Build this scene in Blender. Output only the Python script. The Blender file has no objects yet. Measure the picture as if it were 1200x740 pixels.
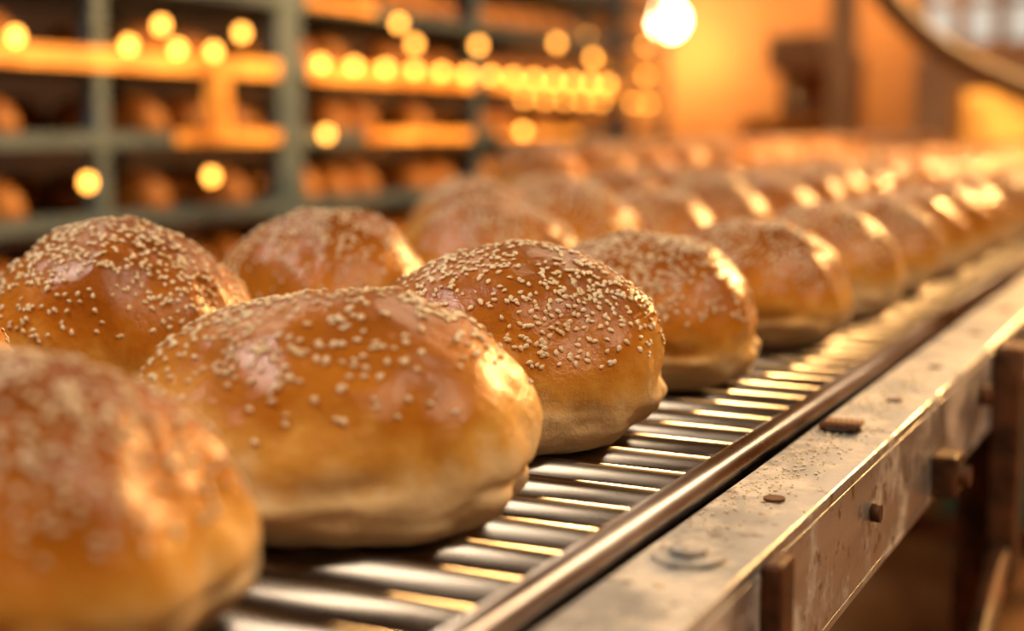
import bpy, bmesh, math, random
from mathutils import Vector, Matrix, noise, Euler
random.seed(7)
H=0.16          # camera height above the roller bed
ZB=0.90         # roller bed height
COL=bpy.context.scene.collection
bpy.context.scene.view_settings.view_transform='Standard'

# ------------------------------------------------------------ materials
def new_mat(name):
    m=bpy.data.materials.new(name); m.use_nodes=True
    nt=m.node_tree
    return m,nt,nt.nodes['Principled BSDF']
def ramp(nt,stops,interp='LINEAR'):
    r=nt.nodes.new('ShaderNodeValToRGB'); cr=r.color_ramp; cr.interpolation=interp
    while len(cr.elements)<len(stops): cr.elements.new(0.5)
    for e,(p,c) in zip(cr.elements,stops):
        e.position=p; e.color=(*c,1) if len(c)==3 else c
    return r
def noise_node(nt,scale,detail=4,rough=.55,coord='Object',vecscale=None):
    tc=nt.nodes.new('ShaderNodeTexCoord'); n=nt.nodes.new('ShaderNodeTexNoise')
    n.inputs['Scale'].default_value=scale; n.inputs['Detail'].default_value=detail; n.inputs['Roughness'].default_value=rough
    if vecscale:
        mp=nt.nodes.new('ShaderNodeMapping'); mp.inputs['Scale'].default_value=vecscale
        nt.links.new(tc.outputs[coord],mp.inputs[0]); nt.links.new(mp.outputs[0],n.inputs['Vector'])
    else: nt.links.new(tc.outputs[coord],n.inputs['Vector'])
    return n
def bump(nt,b,src,strength,dist):
    bp=nt.nodes.new('ShaderNodeBump'); bp.inputs['Strength'].default_value=strength; bp.inputs['Distance'].default_value=dist
    nt.links.new(src,bp.inputs['Height']); nt.links.new(bp.outputs[0],b.inputs['Normal']); return bp
def mat_noise(name,c1,c2,scale,rough=(.4,.6),metal=0,bumpd=0.0005,vecscale=None,lo=.35,hi=.65):
    m,nt,b=new_mat(name)
    n=noise_node(nt,scale,6,.6,'Object',vecscale)
    r=ramp(nt,[(lo,c1),(hi,c2)]); nt.links.new(n.outputs['Fac'],r.inputs[0]); nt.links.new(r.outputs[0],b.inputs['Base Color'])
    mr=nt.nodes.new('ShaderNodeMapRange'); mr.inputs['From Min'].default_value=.3; mr.inputs['From Max'].default_value=.7
    mr.inputs['To Min'].default_value=rough[0]; mr.inputs['To Max'].default_value=rough[1]
    nt.links.new(n.outputs['Fac'],mr.inputs['Value']); nt.links.new(mr.outputs[0],b.inputs['Roughness'])
    b.inputs['Metallic'].default_value=metal
    if bumpd: bump(nt,b,n.outputs['Fac'],.4,bumpd)
    return m
def mat_emit(name,col,strength,noisy=None):
    m,nt,b=new_mat(name)
    b.inputs['Base Color'].default_value=(*col,1); b.inputs['Emission Color'].default_value=(*col,1); b.inputs['Emission Strength'].default_value=strength
    if noisy:
        n=noise_node(nt,noisy,3,.6)
        mr=nt.nodes.new('ShaderNodeMapRange'); mr.inputs['From Min'].default_value=.35; mr.inputs['From Max'].default_value=.68
        mr.inputs['To Min'].default_value=strength*.12; mr.inputs['To Max'].default_value=strength*1.6
        nt.links.new(n.outputs['Fac'],mr.inputs['Value']); nt.links.new(mr.outputs[0],b.inputs['Emission Strength'])
    return m

def crust_mat():
    m,nt,b=new_mat('baked_crust')
    L=nt.links
    tc=nt.nodes.new('ShaderNodeTexCoord'); sep=nt.nodes.new('ShaderNodeSeparateXYZ'); L.new(tc.outputs['Object'],sep.inputs[0])
    n1=noise_node(nt,13,4,.55); n2=noise_node(nt,78,5,.62); n3=noise_node(nt,420,4,.7)
    def math_(op,a,bv):
        k=nt.nodes.new('ShaderNodeMath'); k.operation=op
        for i,x in enumerate((a,bv)):
            if isinstance(x,(int,float)): k.inputs[i].default_value=x
            else: L.new(x,k.inputs[i])
        return k.outputs[0]
    h=math_('MULTIPLY',sep.outputs['Z'],1/0.1)
    a=math_('MULTIPLY',math_('SUBTRACT',n1.outputs['Fac'],.5),.74)
    c=math_('MULTIPLY',math_('SUBTRACT',n2.outputs['Fac'],.5),.28)
    f=math_('ADD',math_('ADD',h,a),c)
    oi=nt.nodes.new('ShaderNodeObjectInfo')
    f=math_('ADD',f,math_('MULTIPLY',math_('SUBTRACT',oi.outputs['Random'],.5),.14))
    r=ramp(nt,[(0.0,(.96,.72,.42)),(.31,(.95,.67,.32)),(.43,(.84,.44,.085)),(.58,(.65,.24,.016)),(.80,(.43,.135,.008)),(1.0,(.25,.070,.005))])
    L.new(f,r.inputs[0]); L.new(r.outputs[0],b.inputs['Base Color'])
    rr=nt.nodes.new('ShaderNodeMapRange'); rr.inputs['From Min'].default_value=.15; rr.inputs['From Max'].default_value=.5
    rr.inputs['To Min'].default_value=.62; rr.inputs['To Max'].default_value=.42
    L.new(f,rr.inputs['Value']); L.new(rr.outputs[0],b.inputs['Roughness'])
    b.inputs['Specular IOR Level'].default_value=.14
    cw=nt.nodes.new('ShaderNodeMapRange'); cw.inputs['From Min'].default_value=.25; cw.inputs['From Max'].default_value=.6
    cw.inputs['To Min'].default_value=.0; cw.inputs['To Max'].default_value=.62
    L.new(f,cw.inputs['Value']); L.new(cw.outputs[0],b.inputs['Coat Weight']); b.inputs['Coat Roughness'].default_value=.15
    b.inputs['Coat Tint'].default_value=(1,.93,.80,1)
    b.inputs['Subsurface Weight'].default_value=.08; b.inputs['Subsurface Radius'].default_value=(.012,.006,.002); b.inputs['Subsurface Scale'].default_value=.6
    bsum=math_('ADD',math_('MULTIPLY',n2.outputs['Fac'],1.0),math_('MULTIPLY',n3.outputs['Fac'],.20))
    bp=bump(nt,b,bsum,.6,.0024); L.new(bp.outputs[0],b.inputs['Coat Normal'])
    return m
M_CRUST=crust_mat()
M_SEED=mat_noise('sesame_seed',(.88,.66,.34),(1.0,.86,.60),90,(.3,.45),0,0)
M_ROLL=mat_noise('roller_steel',(.15,.13,.11),(.31,.285,.26),30,(.18,.36),1,0.0001,(.3,3,3))
M_RAIL=mat_noise('worn_rail_steel',(.30,.22,.15),(.62,.52,.42),22,(.22,.42),1,0.0002,(1,.25,1))
M_DARK=mat_noise('dark_steel',(.02,.016,.013),(.06,.045,.035),20,(.5,.7),.6,0.0003)
M_RUST=mat_noise('rusty_iron',(.05,.025,.014),(.22,.09,.035),45,(.55,.8),.4,0.0008)
M_BLUE=mat_noise('blue_grey_painted_steel',(.08,.14,.19),(.15,.22,.28),8,(.4,.55),.2,0.0002)
M_TRAY=mat_noise('grey_tray_steel',(.13,.17,.20),(.22,.27,.30),8,(.35,.5),.4,0.0002)
M_TEAL=mat_noise('teal_plastic',(.10,.28,.30),(.16,.38,.38),6,(.35,.5),0,0.0002)
M_WIRE=mat_noise('black_cable',(.015,.012,.01),(.03,.025,.02),10,(.5,.6),0,0)
M_BROWNPIPE=mat_noise('brown_hose_rubber',(.07,.038,.02),(.12,.07,.035),10,(.6,.75),0,0)
M_OVEN=mat_noise('oven_steel',(.34,.19,.10),(.50,.31,.17),4,(.4,.6),.25,0.0002)
M_BOWL=mat_noise('amber_bowl_metal',(.65,.26,.04),(.85,.40,.08),6,(.25,.4),.4,0)
M_BACKBUN=mat_noise('rack_bread_crust',(.45,.15,.02),(.68,.29,.05),20,(.35,.5),0,0.0008)
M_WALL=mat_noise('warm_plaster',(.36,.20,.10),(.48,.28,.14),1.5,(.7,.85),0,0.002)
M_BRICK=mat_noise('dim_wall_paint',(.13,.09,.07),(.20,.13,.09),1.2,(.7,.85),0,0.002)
M_CEIL=mat_noise('ceiling_paint',(.40,.33,.26),(.48,.40,.32),1.5,(.8,.9),0,0.002)
M_FLOOR=mat_noise('stained_concrete_floor',(.20,.10,.05),(.38,.21,.11),2.5,(.3,.6),0,0.001)
M_FRAME=mat_noise('window_frame_paint',(.10,.07,.05),(.16,.11,.08),5,(.5,.6),0,0)
M_BULB=mat_emit('amber_bulb',(1,.40,.06),10)
M_STRIP=mat_emit('amber_glow_strip',(1,.35,.04),1.3,7)
M_GLOBE=mat_emit('warm_globe',(1,.74,.36),26)
M_GLOW=mat_emit('oven_glow',(1,.38,.05),1.7,3)
M_TUBE=mat_emit('fluorescent_diffuser',(1,.93,.82),3)
def beam_mat():
    m,nt,b=new_mat('floury_scratched_steel'); L=nt.links
    n=noise_node(nt,16,8,.72); n2=noise_node(nt,75,6,.7); n3=noise_node(nt,5,5,.6,'Object',(6,.6,6))
    base=ramp(nt,[(.3,(.26,.265,.26)),(.7,(.47,.475,.46))]); L.new(n3.outputs['Fac'],base.inputs[0])
    dust=ramp(nt,[(.48,(0,0,0)),(.58,(1,1,1))]); L.new(n.outputs['Fac'],dust.inputs[0])
    rust=ramp(nt,[(.57,(0,0,0)),(.65,(1,1,1))]); L.new(n2.outputs['Fac'],rust.inputs[0])
    m1=nt.nodes.new('ShaderNodeMixRGB'); m1.inputs[2].default_value=(.70,.62,.50,1); L.new(dust.outputs[0],m1.inputs[0]); L.new(base.outputs[0],m1.inputs[1])
    m2=nt.nodes.new('ShaderNodeMixRGB'); m2.inputs[2].default_value=(.16,.10,.06,1); L.new(rust.outputs[0],m2.inputs[0]); L.new(m1.outputs[0],m2.inputs[1])
    L.new(m2.outputs[0],b.inputs['Base Color'])
    mr=nt.nodes.new('ShaderNodeMapRange'); mr.inputs['To Min'].default_value=.36; mr.inputs['To Max'].default_value=.78
    L.new(dust.outputs[0],mr.inputs['Value']); L.new(mr.outputs[0],b.inputs['Roughness'])
    mm=nt.nodes.new('ShaderNodeMapRange'); mm.inputs['To Min'].default_value=.6; mm.inputs['To Max'].default_value=.03
    L.new(dust.outputs[0],mm.inputs['Value']); L.new(mm.outputs[0],b.inputs['Metallic'])
    bump(nt,b,n2.outputs['Fac'],.6,.0008)
    return m
M_BEAM=beam_mat()

# ------------------------------------------------------------ mesh builder
class MB:
    def __init__(s): s.bm=bmesh.new(); s.mats=[]
    def mi(s,m):
        if m not in s.mats: s.mats.append(m)
        return s.mats.index(m)
    def box(s,x0,x1,y0,y1,z0,z1,mat,bev=0):
        i=s.mi(mat); vs=[s.bm.verts.new(p) for p in ((x0,y0,z0),(x1,y0,z0),(x1,y1,z0),(x0,y1,z0),(x0,y0,z1),(x1,y0,z1),(x1,y1,z1),(x0,y1,z1))]
        fs=[s.bm.faces.new([vs[k] for k in q]) for q in ((3,2,1,0),(4,5,6,7),(0,1,5,4),(1,2,6,5),(2,3,7,6),(3,0,4,7))]
        for f in fs: f.material_index=i
        if bev:
            es=list({e for f in fs for e in f.edges})
            r=bmesh.ops.bevel(s.bm,geom=es,offset=bev,segments=2,affect='EDGES',profile=.5)
            for f in r['faces']: f.material_index=i
    def cyl(s,p0,p1,r,mat,seg=12,r2=None,caps=True):
        i=s.mi(mat); p0=Vector(p0); p1=Vector(p1); d=(p1-p0).normalized(); r2=r if r2 is None else r2
        a=d.orthogonal().normalized(); b=d.cross(a)
        A=[];B=[]
        for k in range(seg):
            t=2*math.pi*k/seg; o=a*math.cos(t)+b*math.sin(t)
            A.append(s.bm.verts.new(p0+o*r)); B.append(s.bm.verts.new(p1+o*r2))
        for k in range(seg):
            f=s.bm.faces.new((A[k],A[(k+1)%seg],B[(k+1)%seg],B[k])); f.material_index=i; f.smooth=True
        if caps:
            f=s.bm.faces.new(A[::-1]); f.material_index=i; f=s.bm.faces.new(B); f.material_index=i
    def lathe(s,c,prof,mat,seg=24):
        i=s.mi(mat); rings=[]
        for r,z in prof:
            rings.append([s.bm.verts.new((c[0]+r*math.cos(2*math.pi*k/seg),c[1]+r*math.sin(2*math.pi*k/seg),c[2]+z)) for k in range(seg)])
        for a,b in zip(rings,rings[1:]):
            for k in range(seg):
                f=s.bm.faces.new((a[k],a[(k+1)%seg],b[(k+1)%seg],b[k])); f.material_index=i; f.smooth=True
    def blob(s,c,r,mat,seg=12,rings=8,zmin=-1):
        i=s.mi(mat); R=[]
        for j in range(1,rings):
            ph=-math.pi/2+math.pi*j/rings
            R.append([s.bm.verts.new((c[0]+r[0]*math.cos(ph)*math.cos(2*math.pi*k/seg),c[1]+r[1]*math.cos(ph)*math.sin(2*math.pi*k/seg),c[2]+r[2]*max(zmin,math.sin(ph)))) for k in range(seg)])
        bot=s.bm.verts.new((c[0],c[1],c[2]+r[2]*max(zmin,-1))); top=s.bm.verts.new((c[0],c[1],c[2]+r[2]))
        for a,b in zip(R,R[1:]):
            for k in range(seg):
                f=s.bm.faces.new((a[k],a[(k+1)%seg],b[(k+1)%seg],b[k])); f.material_index=i; f.smooth=True
        for k in range(seg):
            f=s.bm.faces.new((bot,R[0][(k+1)%seg],R[0][k])); f.material_index=i; f.smooth=True
            f=s.bm.faces.new((top,R[-1][k],R[-1][(k+1)%seg])); f.material_index=i; f.smooth=True
    def mesh(s,name):
        me=bpy.data.meshes.new(name); s.bm.to_mesh(me); s.bm.free()
        for m in s.mats: me.materials.append(m)
        return me
    def obj(s,name,parent=None,loc=None):
        o=bpy.data.objects.new(name,s.mesh(name)); COL.objects.link(o)
        if parent: o.parent=parent
        if loc: o.location=loc
        return o
def empty(name,loc=(0,0,0)):
    e=bpy.data.objects.new(name,None); e.empty_display_size=.1; e.location=loc; COL.objects.link(e); return e

# ------------------------------------------------------------ sesame bun
def sstep(a,b,x):
    t=min(1,max(0,(x-a)/(b-a))); return t*t*(3-2*t)
def bun_pt(th,ph,sd,A,B,hu,hl):
    ct,st,cp,sp=math.cos(th),math.sin(th),math.cos(ph),math.sin(ph)
    px=abs(ct)**.9*(1 if ct>=0 else -1); py=abs(st)**.9*(1 if st>=0 else -1)
    cp=max(cp,0)
    if sp>=0: R=cp**.88; z=hu*sp
    else: R=cp**.5; z=-hl*abs(sp)**.95
    v=Vector((px*R*2.0,py*R*2.0,sp*1.2))
    n=noise.noise(v*.75+Vector((sd*3.1,sd,0)))*.11+noise.noise(v*1.9+Vector((sd,5,sd)))*.05+noise.noise(v*5+Vector((sd,5,sd)))*.012
    k=1+n
    phc=-.02+.34*noise.noise(Vector((ct*1.3,st*1.3,sd+9)))
    k-=.060*math.exp(-((ph-phc)/.09)**2)*max(0,.45+noise.noise(Vector((ct*2,st*2,sd)))*1.6)
    low=sstep(.45,-.3,ph)
    k+=low*.020*math.cos(5*th+sd)+low*.032*noise.noise(Vector((ct*5,st*5,sd+ph*1.5)))
    z=z*(1+n*.6)
    z=max(z,-hl*.86)
    return Vector((A*px*R*k,B*py*R*k,z+hl*.86))*H
def build_bun(sd,A=.5,B=.45,hu=.44,hl=.20,nseeds=330,cx=0.,cy=0.,spread=1.):
    rnd=random.Random(sd*13+5)
    mb=MB(); ic=mb.mi(M_CRUST); isd=mb.mi(M_SEED); NT,NP=112,64
    rings=[]
    for j in range(1,NP):
        ph=-math.pi/2+math.pi*j/NP
        rings.append([mb.bm.verts.new(bun_pt(2*math.pi*k/NT,ph,sd,A,B,hu,hl)) for k in range(NT)])
    bot=mb.bm.verts.new(bun_pt(0,-math.pi/2,sd,A,B,hu,hl)); top=mb.bm.verts.new(bun_pt(0,math.pi/2,sd,A,B,hu,hl))
    for a,b in zip(rings,rings[1:]):
        for k in range(NT):
            mb.bm.faces.new((a[k],a[(k+1)%NT],b[(k+1)%NT],b[k]))
    for k in range(NT):
        mb.bm.faces.new((bot,rings[0][(k+1)%NT],rings[0][k])); mb.bm.faces.new((top,rings[-1][k],rings[-1][(k+1)%NT]))
    for f in mb.bm.faces: f.smooth=True; f.material_index=ic
    cnt=0; tries=0
    while cnt<nseeds and tries<60000:
        tries+=1
        ph=math.asin(rnd.uniform(.25,1)); th=rnd.random()*2*math.pi     # roughly uniform over the dome
        r=math.cos(ph)**.88
        dx=r*math.cos(th)-cx; dy=r*math.sin(th)-cy
        rr=math.hypot(dx,dy)
        p=1-sstep(.50*spread,1.08*spread,rr)
        p*=.30+1.2*max(0,noise.noise(Vector((dx*2.4,dy*2.4,sd*2.)))+.35)
        if rnd.random()>p: continue
        P=bun_pt(th,ph,sd,A,B,hu,hl); e=.01
        T1=bun_pt(th+e,ph,sd,A,B,hu,hl)-P; T2=bun_pt(th,ph+e if ph<1.5 else ph-e,sd,A,B,hu,hl)-P
        N=T1.cross(T2)
        if N.length<1e-12: continue
        N.normalize()
        if N.z<0: N=-N
        ang=rnd.random()*6.283; t=N.orthogonal().normalized(); b=N.cross(t)
        d1=(t*math.cos(ang)+b*math.sin(ang)); d1=(d1+N*rnd.uniform(-.18,.18)).normalized(); d2=N.cross(d1).normalized(); d3=d1.cross(d2)
        s=rnd.uniform(.82,1.2); a_,b_,c_=.00165*s,.00120*s,.00072*s
        P=P+N*(.0005)
        SR=[];sg=7
        for q,(u,w) in enumerate(((-.85,.5),(-.4,.95),(.15,.85),(.65,.45))):
            SR.append([mb.bm.verts.new(P+d1*a_*u+d2*b_*w*math.cos(2*math.pi*k/sg)+d3*c_*w*math.sin(2*math.pi*k/sg)) for k in range(sg)])
        v0=mb.bm.verts.new(P-d1*a_); v1=mb.bm.verts.new(P+d1*a_*1.05)
        fs=[]
        for x,y in zip(SR,SR[1:]):
            for k in range(sg): fs.append(mb.bm.faces.new((x[k],x[(k+1)%sg],y[(k+1)%sg],y[k])))
        for k in range(sg):
            fs.append(mb.bm.faces.new((v0,SR[0][(k+1)%sg],SR[0][k]))); fs.append(mb.bm.faces.new((v1,SR[-1][k],SR[-1][(k+1)%sg])))
        for f in fs: f.smooth=True; f.material_index=isd
        cnt+=1
    bmesh.ops.recalc_face_normals(mb.bm,faces=mb.bm.faces)
    return mb.mesh('sesame_bun_mesh_%d'%sd)
BUNS=[build_bun(1,.51,.45,.44,.2,760,-.15,.0,1.05),build_bun(2,.51,.45,.45,.2,1050,.08,-.12,1.12),build_bun(3,.50,.45,.45,.2,1000,.05,-.05,1.08),
      build_bun(4,.50,.45,.44,.21,720,.1,0,1.05),build_bun(5,.49,.45,.46,.2,1050,0,0,1.12)]
def add_bun(x,y,mesh,rot=0,s=1.,sz=1.,z=ZB):
    o=bpy.data.objects.new('sesame_bun',mesh); COL.objects.link(o)
    o.location=(x*H,y*H,z); o.rotation_euler=(0,0,math.radians(rot)); o.scale=(s,s,s*sz); return o
# front row (units of H)
add_bun(-2.11,1.97,BUNS[3],4,.98,.95)
add_bun(-2.05,3.07,BUNS[0],-3,1.05,.90)
add_bun(-2.06,4.13,BUNS[1],0,1.00,1.0)
add_bun(-2.05,5.30,BUNS[2],5,.93,1.02)
add_bun(-1.97,6.52,BUNS[3],-4,.90,1.03)
add_bun(-1.95,7.68,BUNS[4],6,.90,1.03)
y=8.85
while y<42:
    add_bun(-1.95+random.uniform(-.05,.05),y,random.choice(BUNS),random.uniform(-12,12)+random.choice((0,180)),random.uniform(.9,.96),random.uniform(.98,1.05)); y+=1.17
add_bun(-2.06,.82,BUNS[4],0,1,.95)
# second row
add_bun(-3.52,2.72,BUNS[2],180,1.0,1.05)
add_bun(-3.48,3.85,BUNS[4],20,.99,1.07)
add_bun(-3.38,5.03,BUNS[3],188,.97,1.10)
add_bun(-3.3,6.4,BUNS[0],176,.92,1.13)
y=7.62
while y<42:
    add_bun(-3.38+random.uniform(-.06,.06),y,random.choice(BUNS),random.uniform(-15,15)+random.choice((0,180)),random.uniform(.88,.96),random.uniform(1.05,1.14)); y+=1.2
y=8.95
while y<42:
    add_bun(-4.72+random.uniform(-.06,.06),y,random.choice(BUNS),random.uniform(-15,15),random.uniform(.94,1.0),random.uniform(1.0,1.1)); y+=1.22

# ------------------------------------------------------------ roller conveyor
def conveyor(xr,xl,y0,y1,zt,detail=True):
    e=empty('roller_conveyor',(0,0,0))
    rr=.080*H; pitch=.220*H
    mb=MB(); yy=y0+.02; 
    while yy<y1-.02:
        mb.cyl((xl,yy,zt-rr),(xr,yy,zt-rr),rr,M_ROLL,20)
        yy+=pitch
    mb.obj('rollers',e)
    mb=MB(); mb.cyl((xr+.035*H,y0,zt-.02*H),(xr+.035*H,y1,zt-.02*H),.05*H,M_RAIL,24); mb.cyl((xl-.035*H,y0,zt-.02*H),(xl-.035*H,y1,zt-.02*H),.05*H,M_RAIL,24)
    mb.obj('side_rails',e)
    mb=MB()
    for sgn,xb in ((1,xr+.12*H),(-1,xl-.12*H)):
        xo=xb+sgn*.28*H; a,b=min(xb,xo),max(xb,xo)
        mb.box(a,b,y0,y1,zt-.055*H,zt-.02*H,M_BEAM,.0015)
        c,d=(xo-.035*H,xo) if sgn>0 else (xo,xo+.035*H)
        mb.box(c,d,y0,y1,zt-.40*H,zt-.056*H,M_BEAM,.001)
        c,d=(xb,xo) ; c,d=min(c,d),max(c,d)
        mb.box(c,d,y0,y1,zt-.43*H,zt-.401*H,M_BEAM,.001)
        w0,w1=(xb-.11*H,xb-.05*H) if sgn>0 else (xb+.05*H,xb+.11*H)
        mb.box(w0,w1,y0,y1,zt-.40*H,zt-.09*H,M_DARK)
    mb.obj('side_beams',e)
    mb=MB(); mb.box(xl,xr,y0,y1,zt-.30*H,zt-.28*H,M_DARK); mb.obj('gap_shade_sheet',e)  # dark sheet added so the gaps between rollers read as shade
    mb=MB()
    ylist=[]
    k=1.15
    while k<y1: ylist.append(k); k+=1.5
    if y0<-.3: ylist.append(-.35)
    for yl in ylist:
        if yl<y0: continue
        for xx in (xr+.33*H,xl-.33*H):
            mb.box(xx-.016,xx+.016,yl,yl+.035,0.012,zt-.43*H,M_RUST,.002)
            mb.box(xx-.04,xx+.04,yl-.02,yl+.055,0,.012,M_RUST,.002)
        mb.box(xl-.33*H,xr+.33*H,yl+.005,yl+.03,.30,.34,M_RUST)
    mb.obj('legs',e)
    return e
XR=-1.335*H; XL=-5.45*H
e=conveyor(XR,XL,-.6,7.1,ZB)
# hardware on near beam
mb=MB()
mb.cyl((-1.09*H,3.13*H,ZB-.02*H),(-1.09*H,3.13*H,ZB-.005*H),.085*H,M_BEAM,28); mb.cyl((-1.09*H,3.13*H,ZB-.005*H),(-1.09*H,3.13*H,ZB+.012*H),.05*H,M_BEAM,6)
mb.cyl((-1.12*H,4.75*H,ZB-.02*H),(-1.12*H,4.75*H,ZB-.003*H),.07*H,M_DARK,24)
for k in range(7): mb.cyl((-1.17*H+k*.018*H,4.69*H,ZB+.0*H),(-1.17*H+k*.018*H,4.82*H,ZB+.0*H),.009*H,M_RUST,8)
for yy in (3.75,5.35,6.2,7.3,8.4,9.8): mb.cyl((-1.06*H,yy*H,ZB-.02*H),(-1.06*H,yy*H,ZB-.012*H),.03*H,M_RUST,12)
mb.box(-.935*H,-.88*H,3.20*H,3.32*H,ZB-.30*H,ZB-.03*H,M_RUST,.002)
mb.box(-.935*H,-.84*H,5.45*H,5.62*H,ZB-.40*H,ZB-.24*H,M_RUST,.002)
mb.cyl((-.93*H,5.53*H,ZB-.32*H),(-.80*H,5.53*H,ZB-.32*H),.045*H,M_RUST,6)
mb.cyl((-.93*H,6.6*H,ZB-.2*H),(-.88*H,6.6*H,ZB-.2*H),.045*H,M_RUST,8)
mb.cyl((-.93*H,4.4*H,ZB-.2*H),(-.90*H,4.4*H,ZB-.2*H),.03*H,M_RUST,8)
mb.box(-.935*H,-.80*H,7.0*H,7.22*H,ZB-1.2*H,ZB-.03*H,M_RUST,.003)
mb.obj('brackets_and_bolts',e)
mb=MB()
mb.cyl((-.87*H,7.1*H,ZB-1.0*H),(-.87*H,4.9*H,ZB-2.2*H),.06*H,M_RUST,12)
mb.obj('diagonal_brace',e)
# crumbs
mb=MB(); rnd=random.Random(3)
for i in range(1100):
    yy=rnd.choice((rnd.uniform(2.4,12),rnd.gauss(4.2,.5),rnd.gauss(5.6,.4)))*H; xx=rnd.gauss(-1.12,.06)*H
    if not -1.2*H<xx<-.95*H: continue
    s=rnd.uniform(.00025,.0008); mb.blob((xx,yy,ZB-.02*H+s*.5),(s*rnd.uniform(.8,1.6),s,s*.7),M_SEED,6,4)
mb.obj('crumbs',e)
# second conveyor
conveyor(-6.2*H,-7.9*H,14.2*H,7.0,ZB+.13*H)
y=14.7
for i in range(17):
    add_bun(-7.0,y,BUNS[i%5],random.uniform(-15,15),1.05,1.1,ZB+.13*H); y+=1.5

# ------------------------------------------------------------ racks
def rack(x0,x1,y0,y1,shelves,ups,wide,strips,bulbs,extra=()):
    e=empty('bakery_rack')
    mb=MB()
    for yy in ups:
        w=.05 if yy in wide else .018
        for xx in (x1-.02,x0+.02):
            mb.box(xx-.02,xx+.02,yy-w,yy+w,0,2.3,M_BLUE,.002)
    mb.obj('uprights',e)
    mb=MB()
    for z in shelves: mb.box(x0,x1-.005,y0,y1,z-.012,z,M_TRAY); mb.box(x1-.004,x1+.006,y0,y1,z-.018,z+.012,M_BLUE)
    mb.obj('shelves',e)
    mb=MB(); rnd=random.Random(int(y0*10)+2)
    for z in shelves:
        yy=y0+.08
        while yy<y1-.06:
            if all(abs(yy-u)>.10 for u in ups):
                for xx in (x1-.08,x1-.25,x1-.42):
                    if rnd.random()<.85: mb.blob((xx,yy+rnd.uniform(-.01,.01),z+.024),(.075,.064,.062*rnd.uniform(.85,1.1)),M_BACKBUN,12,8,-.4)
            yy+=.14
    mb.obj('bread_on_shelves',e)
    mb=MB()
    for (a,b,z,hh) in strips: mb.box(x1+.0065,x1+.012,a,b,z-hh,z+hh,M_STRIP)  # emissive strips stand in for lamplight on the shelf lips
    for (xa,ya,z0,z1) in extra: mb.box(xa-.02,xa+.02,ya-.02,ya+.02,z0,z1,M_STRIP)
    mb.obj('glow_strips',e)
    mb=MB()
    for (yy,z) in bulbs:
        mb.cyl((x1+.02,yy,z+.012),(x1+.02,yy,z+.03),.005,M_WIRE,8)
        mb.blob((x1+.02,yy,z),(.012,.012,.014),M_BULB,12,8)
    ys=sorted({b[1] for b in bulbs})
    for z in ys:
        yy=[b[0] for b in bulbs if b[1]==z]
        mb.cyl((x1+.02,min(yy)-.05,z+.03),(x1+.02,max(yy)+.05,z+.03),.0025,M_WIRE,6)
    mb.obj('string_lights',e)
    return e
sh=[.24,.40,.56,.72,.88,1.04,1.20,1.36,1.52,1.68,1.84,2.0]
b1=[(2.93+.15*k,1.215) for k in range(13)]+[(1.95,1.225),(2.25,1.225),(2.4,1.225),(2.52,1.225)]
b1+=[(2.12,.955),(2.5,.955),(2.95,1.045),(4.05,1.05)]+[(1.78,1.27),(2.35,1.27),(2.62,1.27),(3.3,1.335),(3.38,1.285),(3.75,1.30),(4.3,1.335),(4.6,1.30)]
rack(-2.6,-2.0,.9,4.95,sh,[.93,2.19,2.83,3.79,4.92],[2.83],
     [(1.0,2.77,1.195,.020),(2.9,3.74,1.195,.022),(3.84,4.9,1.195,.020),(2.40,2.77,1.04,.014),(3.15,3.72,1.04,.014),(3.9,4.5,1.04,.010),(2.9,3.2,1.36,.01)],b1,[(-2.035,2.6,1.055,1.18)])
b2=[(5.8+.22*k,1.19) for k in range(8)]+[(5.9+.35*k,1.34) for k in range(5)]+[(5.7+.4*k,1.50) for k in range(5)]
rack(-3.4,-2.85,5.6,7.7,sh,[5.63,6.5,7.67],[],
     [(5.7,7.6,1.2,.014),(6.6,7.6,1.36,.016),(5.7,6.4,1.52,.02)],b2)

# ------------------------------------------------------------ background machines
# tunnel oven at end of line
e=empty('tunnel_oven')
mb=MB(); Y0,Y1=7.25,8.9
mb.box(-1.40,-1.20,Y0,Y1,0,1.42,M_OVEN,.01); mb.box(.0,.35,Y0,Y1,0,1.42,M_OVEN,.01)
mb.box(-1.199,-.001,Y0,Y1,1.25,1.42,M_OVEN,.005); mb.box(-1.199,-.001,Y0,Y1,0,.80,M_OVEN,.005)
mb.obj('body',e)
mb=MB(); mb.box(-1.19,-.01,Y0+.25,Y0+.27,.81,1.24,M_GLOW); mb.obj('fire_glow',e)
mb=MB(); mb.cyl((-.2,Y0+.8,1.42),(-.2,Y0+.8,3.6),.09,M_OVEN,20); mb.obj('flue',e)
# dough mixer
e=empty('dough_mixer')
mb=MB(); cx,cy=-2.15,7.9
mb.lathe((cx,cy,.62),[(.02,0),(.18,.02),(.27,.14),(.31,.34),(.32,.46),(.335,.47),(.335,.49),(.31,.485),(.29,.34),(.2,.06),(.02,.04)],M_BOWL,32); mb.obj('bowl',e)
mb=MB(); mb.box(cx-.22,cx+.22,cy+.36,cy+.66,0,1.5,M_OVEN,.03); mb.box(cx-.16,cx+.16,cy-.15,cy+.5,1.36,1.58,M_OVEN,.04); mb.box(cx-.25,cx+.25,cy-.3,cy+.5,0,.12,M_OVEN,.02)
mb.cyl((cx,cy,.12),(cx,cy,.63),.1,M_OVEN,20); mb.cyl((cx,cy,1.37),(cx,cy,.8),.025,M_ROLL,12); mb.obj('stand_and_head',e)
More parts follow.
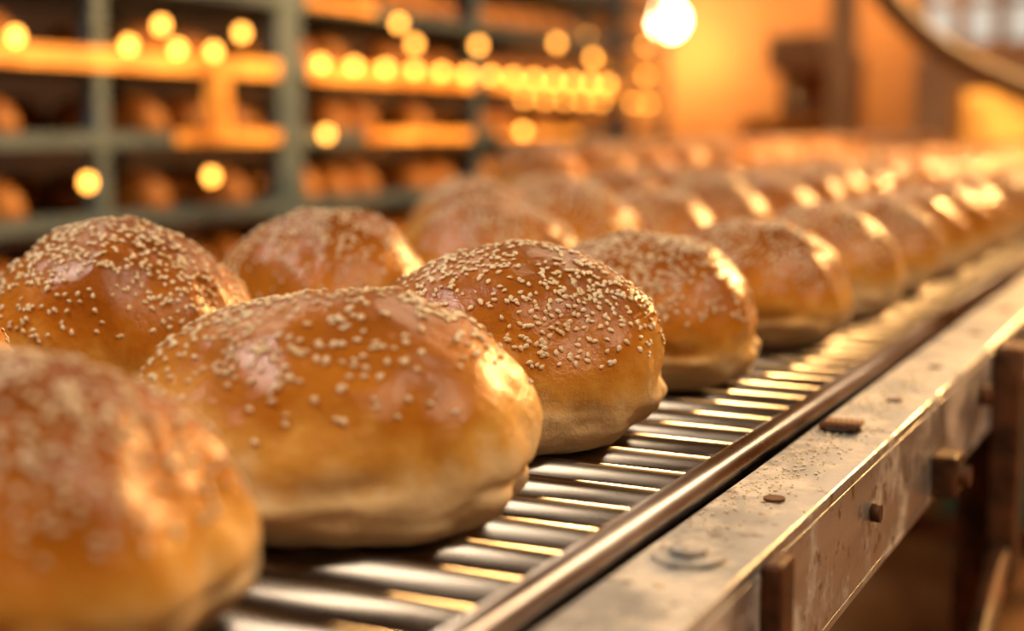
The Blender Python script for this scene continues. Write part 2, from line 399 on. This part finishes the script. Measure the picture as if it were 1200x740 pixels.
# columns
for (x,yy) in ((-1.69,6.98),(-4.4,9.0)):
    mb=MB(); mb.box(x-.06,x+.06,yy-.06,yy+.06,.015,3.6,M_OVEN,.006); mb.box(x-.11,x+.11,yy-.11,yy+.11,0,.015,M_OVEN,.003); mb.obj('steel_column')
# hose
cu=bpy.data.curves.new('hose','CURVE'); cu.dimensions='3D'; cu.bevel_depth=.030; cu.bevel_resolution=6
pts=[(-.92,3.5,3.6),(-.90,3.51,2.2),(-.83,3.52,1.5),(-.76,3.54,1.37),(-.67,3.58,1.275),(-.578,3.62,1.21),(-.448,3.685,1.15),(-.2,3.78,1.06),(.05,3.85,.95),(.12,3.87,.7),(.12,3.87,.0)]
sp=cu.splines.new('NURBS'); sp.points.add(len(pts)-1); sp.order_u=4; sp.use_endpoint_u=True
for p,q in zip(sp.points,pts): p.co=(*q,1)
o=bpy.data.objects.new('flexible_hose',cu); COL.objects.link(o); cu.materials.append(M_BROWNPIPE)
# teal crate
mb=MB(); x0,x1,y0_,y1_=-.62,-.28,3.75,4.2
for zz in (0,.23):
    mb.box(x0,x1,y0_,y1_,zz,zz+.02,M_TEAL); mb.box(x0,x0+.015,y0_,y1_,zz+.02,zz+.22,M_TEAL); mb.box(x1-.015,x1,y0_,y1_,zz+.02,zz+.22,M_TEAL)
    mb.box(x0+.015,x1-.015,y0_,y0_+.015,zz+.02,zz+.22,M_TEAL); mb.box(x0+.015,x1-.015,y1_-.015,y1_,zz+.02,zz+.22,M_TEAL)
    mb.box(x0-.01,x1+.01,y0_-.01,y0_,zz+.19,zz+.22,M_TEAL); mb.box(x1,x1+.01,y0_,y1_,zz+.19,zz+.22,M_TEAL)
mb.obj('plastic_crate')

# ------------------------------------------------------------ room
RX0,RX1,RY0,RY1,RZ=-5.,3.,-2.5,10.,3.6
mb=MB(); mb.box(RX0-.2,RX1+.2,RY0-.2,RY1+.2,-.1,0,M_FLOOR); mb.obj('floor')
mb=MB(); mb.box(RX0-.2,RX1+.2,RY0-.2,RY1+.2,RZ,RZ+.1,M_CEIL); mb.obj('ceiling')
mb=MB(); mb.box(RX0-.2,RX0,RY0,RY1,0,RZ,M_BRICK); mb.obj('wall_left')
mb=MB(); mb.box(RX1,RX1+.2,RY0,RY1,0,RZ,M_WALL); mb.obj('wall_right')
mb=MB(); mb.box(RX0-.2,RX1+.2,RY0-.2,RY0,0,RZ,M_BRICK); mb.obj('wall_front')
mb=MB(); wx0,wx1,wz0,wz1=-1.95,-.55,1.58,2.7
mb.box(RX0-.2,wx0,RY1,RY1+.2,0,RZ,M_WALL); mb.box(wx1,RX1+.2,RY1,RY1+.2,0,RZ,M_WALL); mb.box(wx0,wx1,RY1,RY1+.2,0,wz0,M_WALL); mb.box(wx0,wx1,RY1,RY1+.2,wz1,RZ,M_WALL)
mb.obj('wall_back')
mb=MB()
for k in range(6):
    x=wx0+(wx1-wx0-.08)*k/5; mb.box(x,x+.08,RY1+.04,RY1+.1,wz0,wz1,M_FRAME)
for z in (wz0,1.88,2.2,wz1-.05): mb.box(wx0,wx1,RY1+.05,RY1+.09,z,z+.06,M_FRAME)
mb.obj('window_1')

# ------------------------------------------------------------ lamps
def light(name,kind,loc,energy,col,parent,size=.1,sizey=None,rot=(0,0,0)):
    l=bpy.data.lights.new(name,kind); l.energy=energy; l.color=col
    if kind=='AREA':
        l.size=size
        if sizey: l.shape='RECTANGLE'; l.size_y=sizey
    else: l.shadow_soft_size=size
    o=bpy.data.objects.new(name,l); o.location=loc; o.rotation_euler=rot; COL.objects.link(o)
    if parent: o.parent=parent
    return o
def unseen_light(x,y,z,sx,sy,energy,col,rot=(0,0,0)):  # overhead lights out of view; several only added to brighten the scene
    e=empty('unseen_light',(x,y,z)); e.rotation_euler=rot
    mb=MB(); mb.box(-sx/2-.02,sx/2+.02,-sy/2-.02,sy/2+.02,.012,.07,M_FRAME,.004); 
    L=(RZ-z)/max(.2,math.cos(rot[0])*math.cos(rot[1]))
    for k in (-1,1): mb.cyl((k*sx*.3,0,.07),(k*sx*.3,0,L-.05),.005,M_WIRE,6)
    mb.obj('housing',e)
    mb=MB(); mb.box(-sx/2,sx/2,-sy/2,sy/2,.004,.011,M_TUBE); mb.obj('diffuser',e)
    light('lamp','AREA',(0,0,0),energy,col,e,sx,sy)
unseen_light(-1.5,.1,2.5,.15,.6,27,(1,.92,.80))
unseen_light(.7,.4,2.3,.25,1.3,17,(1,.80,.56))  # added fill for the near right sides of the buns
unseen_light(-1.0,3.2,2.8,.3,1.0,14,(1,.72,.42))
unseen_light(-2.7,2.6,2.9,.4,1.6,18,(1,.76,.52))  # added to bring up the bread on the rack
unseen_light(-1.2,6.0,2.9,.4,1.6,26,(1,.62,.30))  # added fill for the background machinery
def pendant(x,y,z,r,energy,col,dy=0):
    e=empty('pendant_or_wash_lamp',(x,y,z))
    mb=MB(); mb.blob((0,0,0),(r,r,r),M_GLOBE,24,16); mb.obj('globe',e)
    mb=MB(); mb.cyl((0,0,r*.95),(0,0,r*.95+.06),.03,M_WIRE,12); mb.cyl((0,0,r),(0,0,RZ-z),.005,M_WIRE,6); mb.obj('cord',e)
    light('lamp','POINT',(0,dy,-r-.06),energy,col,e,.06)
pendant(-3.50,9.45,1.80,.11,52,(1,.46,.12))
pendant(-1.9,9.3,2.3,.08,36,(1,.44,.12))  # added above the view to wash the back wall amber
pendant(-2.7,9.0,2.45,.08,42,(1,.42,.10))  # second added wall-wash lamp, also above the view
# big warm lamp over the line (gives the amber glints)
e=empty('warehouse_lamp',(.12,4.3,2.0)); e.rotation_euler=(math.radians(-62),0,math.radians(-6))
mb=MB(); mb.lathe((0,0,0),[(.30,0),(.29,.03),(.20,.14),(.08,.2),(.05,.28),(.0,.28)],M_FRAME,32); mb.obj('shade',e)
light('lamp','AREA',(0,0,.02),140,(1,.54,.18),e,.22)
mb=MB(); mb.cyl((.12,4.3,2.2),(.12,4.3,3.6),.01,M_WIRE,8); o=mb.obj('lamp_rod')
o.parent=e; bpy.context.view_layer.update(); o.matrix_parent_inverse=e.matrix_world.inverted()

# world: hazy late afternoon sky outside the window
w=bpy.data.worlds.new('sky'); bpy.context.scene.world=w; w.use_nodes=True
bg=w.node_tree.nodes['Background']; bg.inputs[0].default_value=(1,.86,.68,1); bg.inputs[1].default_value=.75

# ------------------------------------------------------------ camera
cd=bpy.data.cameras.new('camera'); cam=bpy.data.objects.new('camera',cd); COL.objects.link(cam)
cam.location=(0,0,ZB+H); cam.rotation_euler=(math.radians(90-7.52),0,math.radians(26.5))
cd.lens=50; cd.sensor_width=36; cd.clip_start=.02; cd.clip_end=60
cd.dof.use_dof=True; cd.dof.focus_distance=.67; cd.dof.aperture_fstop=3.5
bpy.context.scene.camera=cam
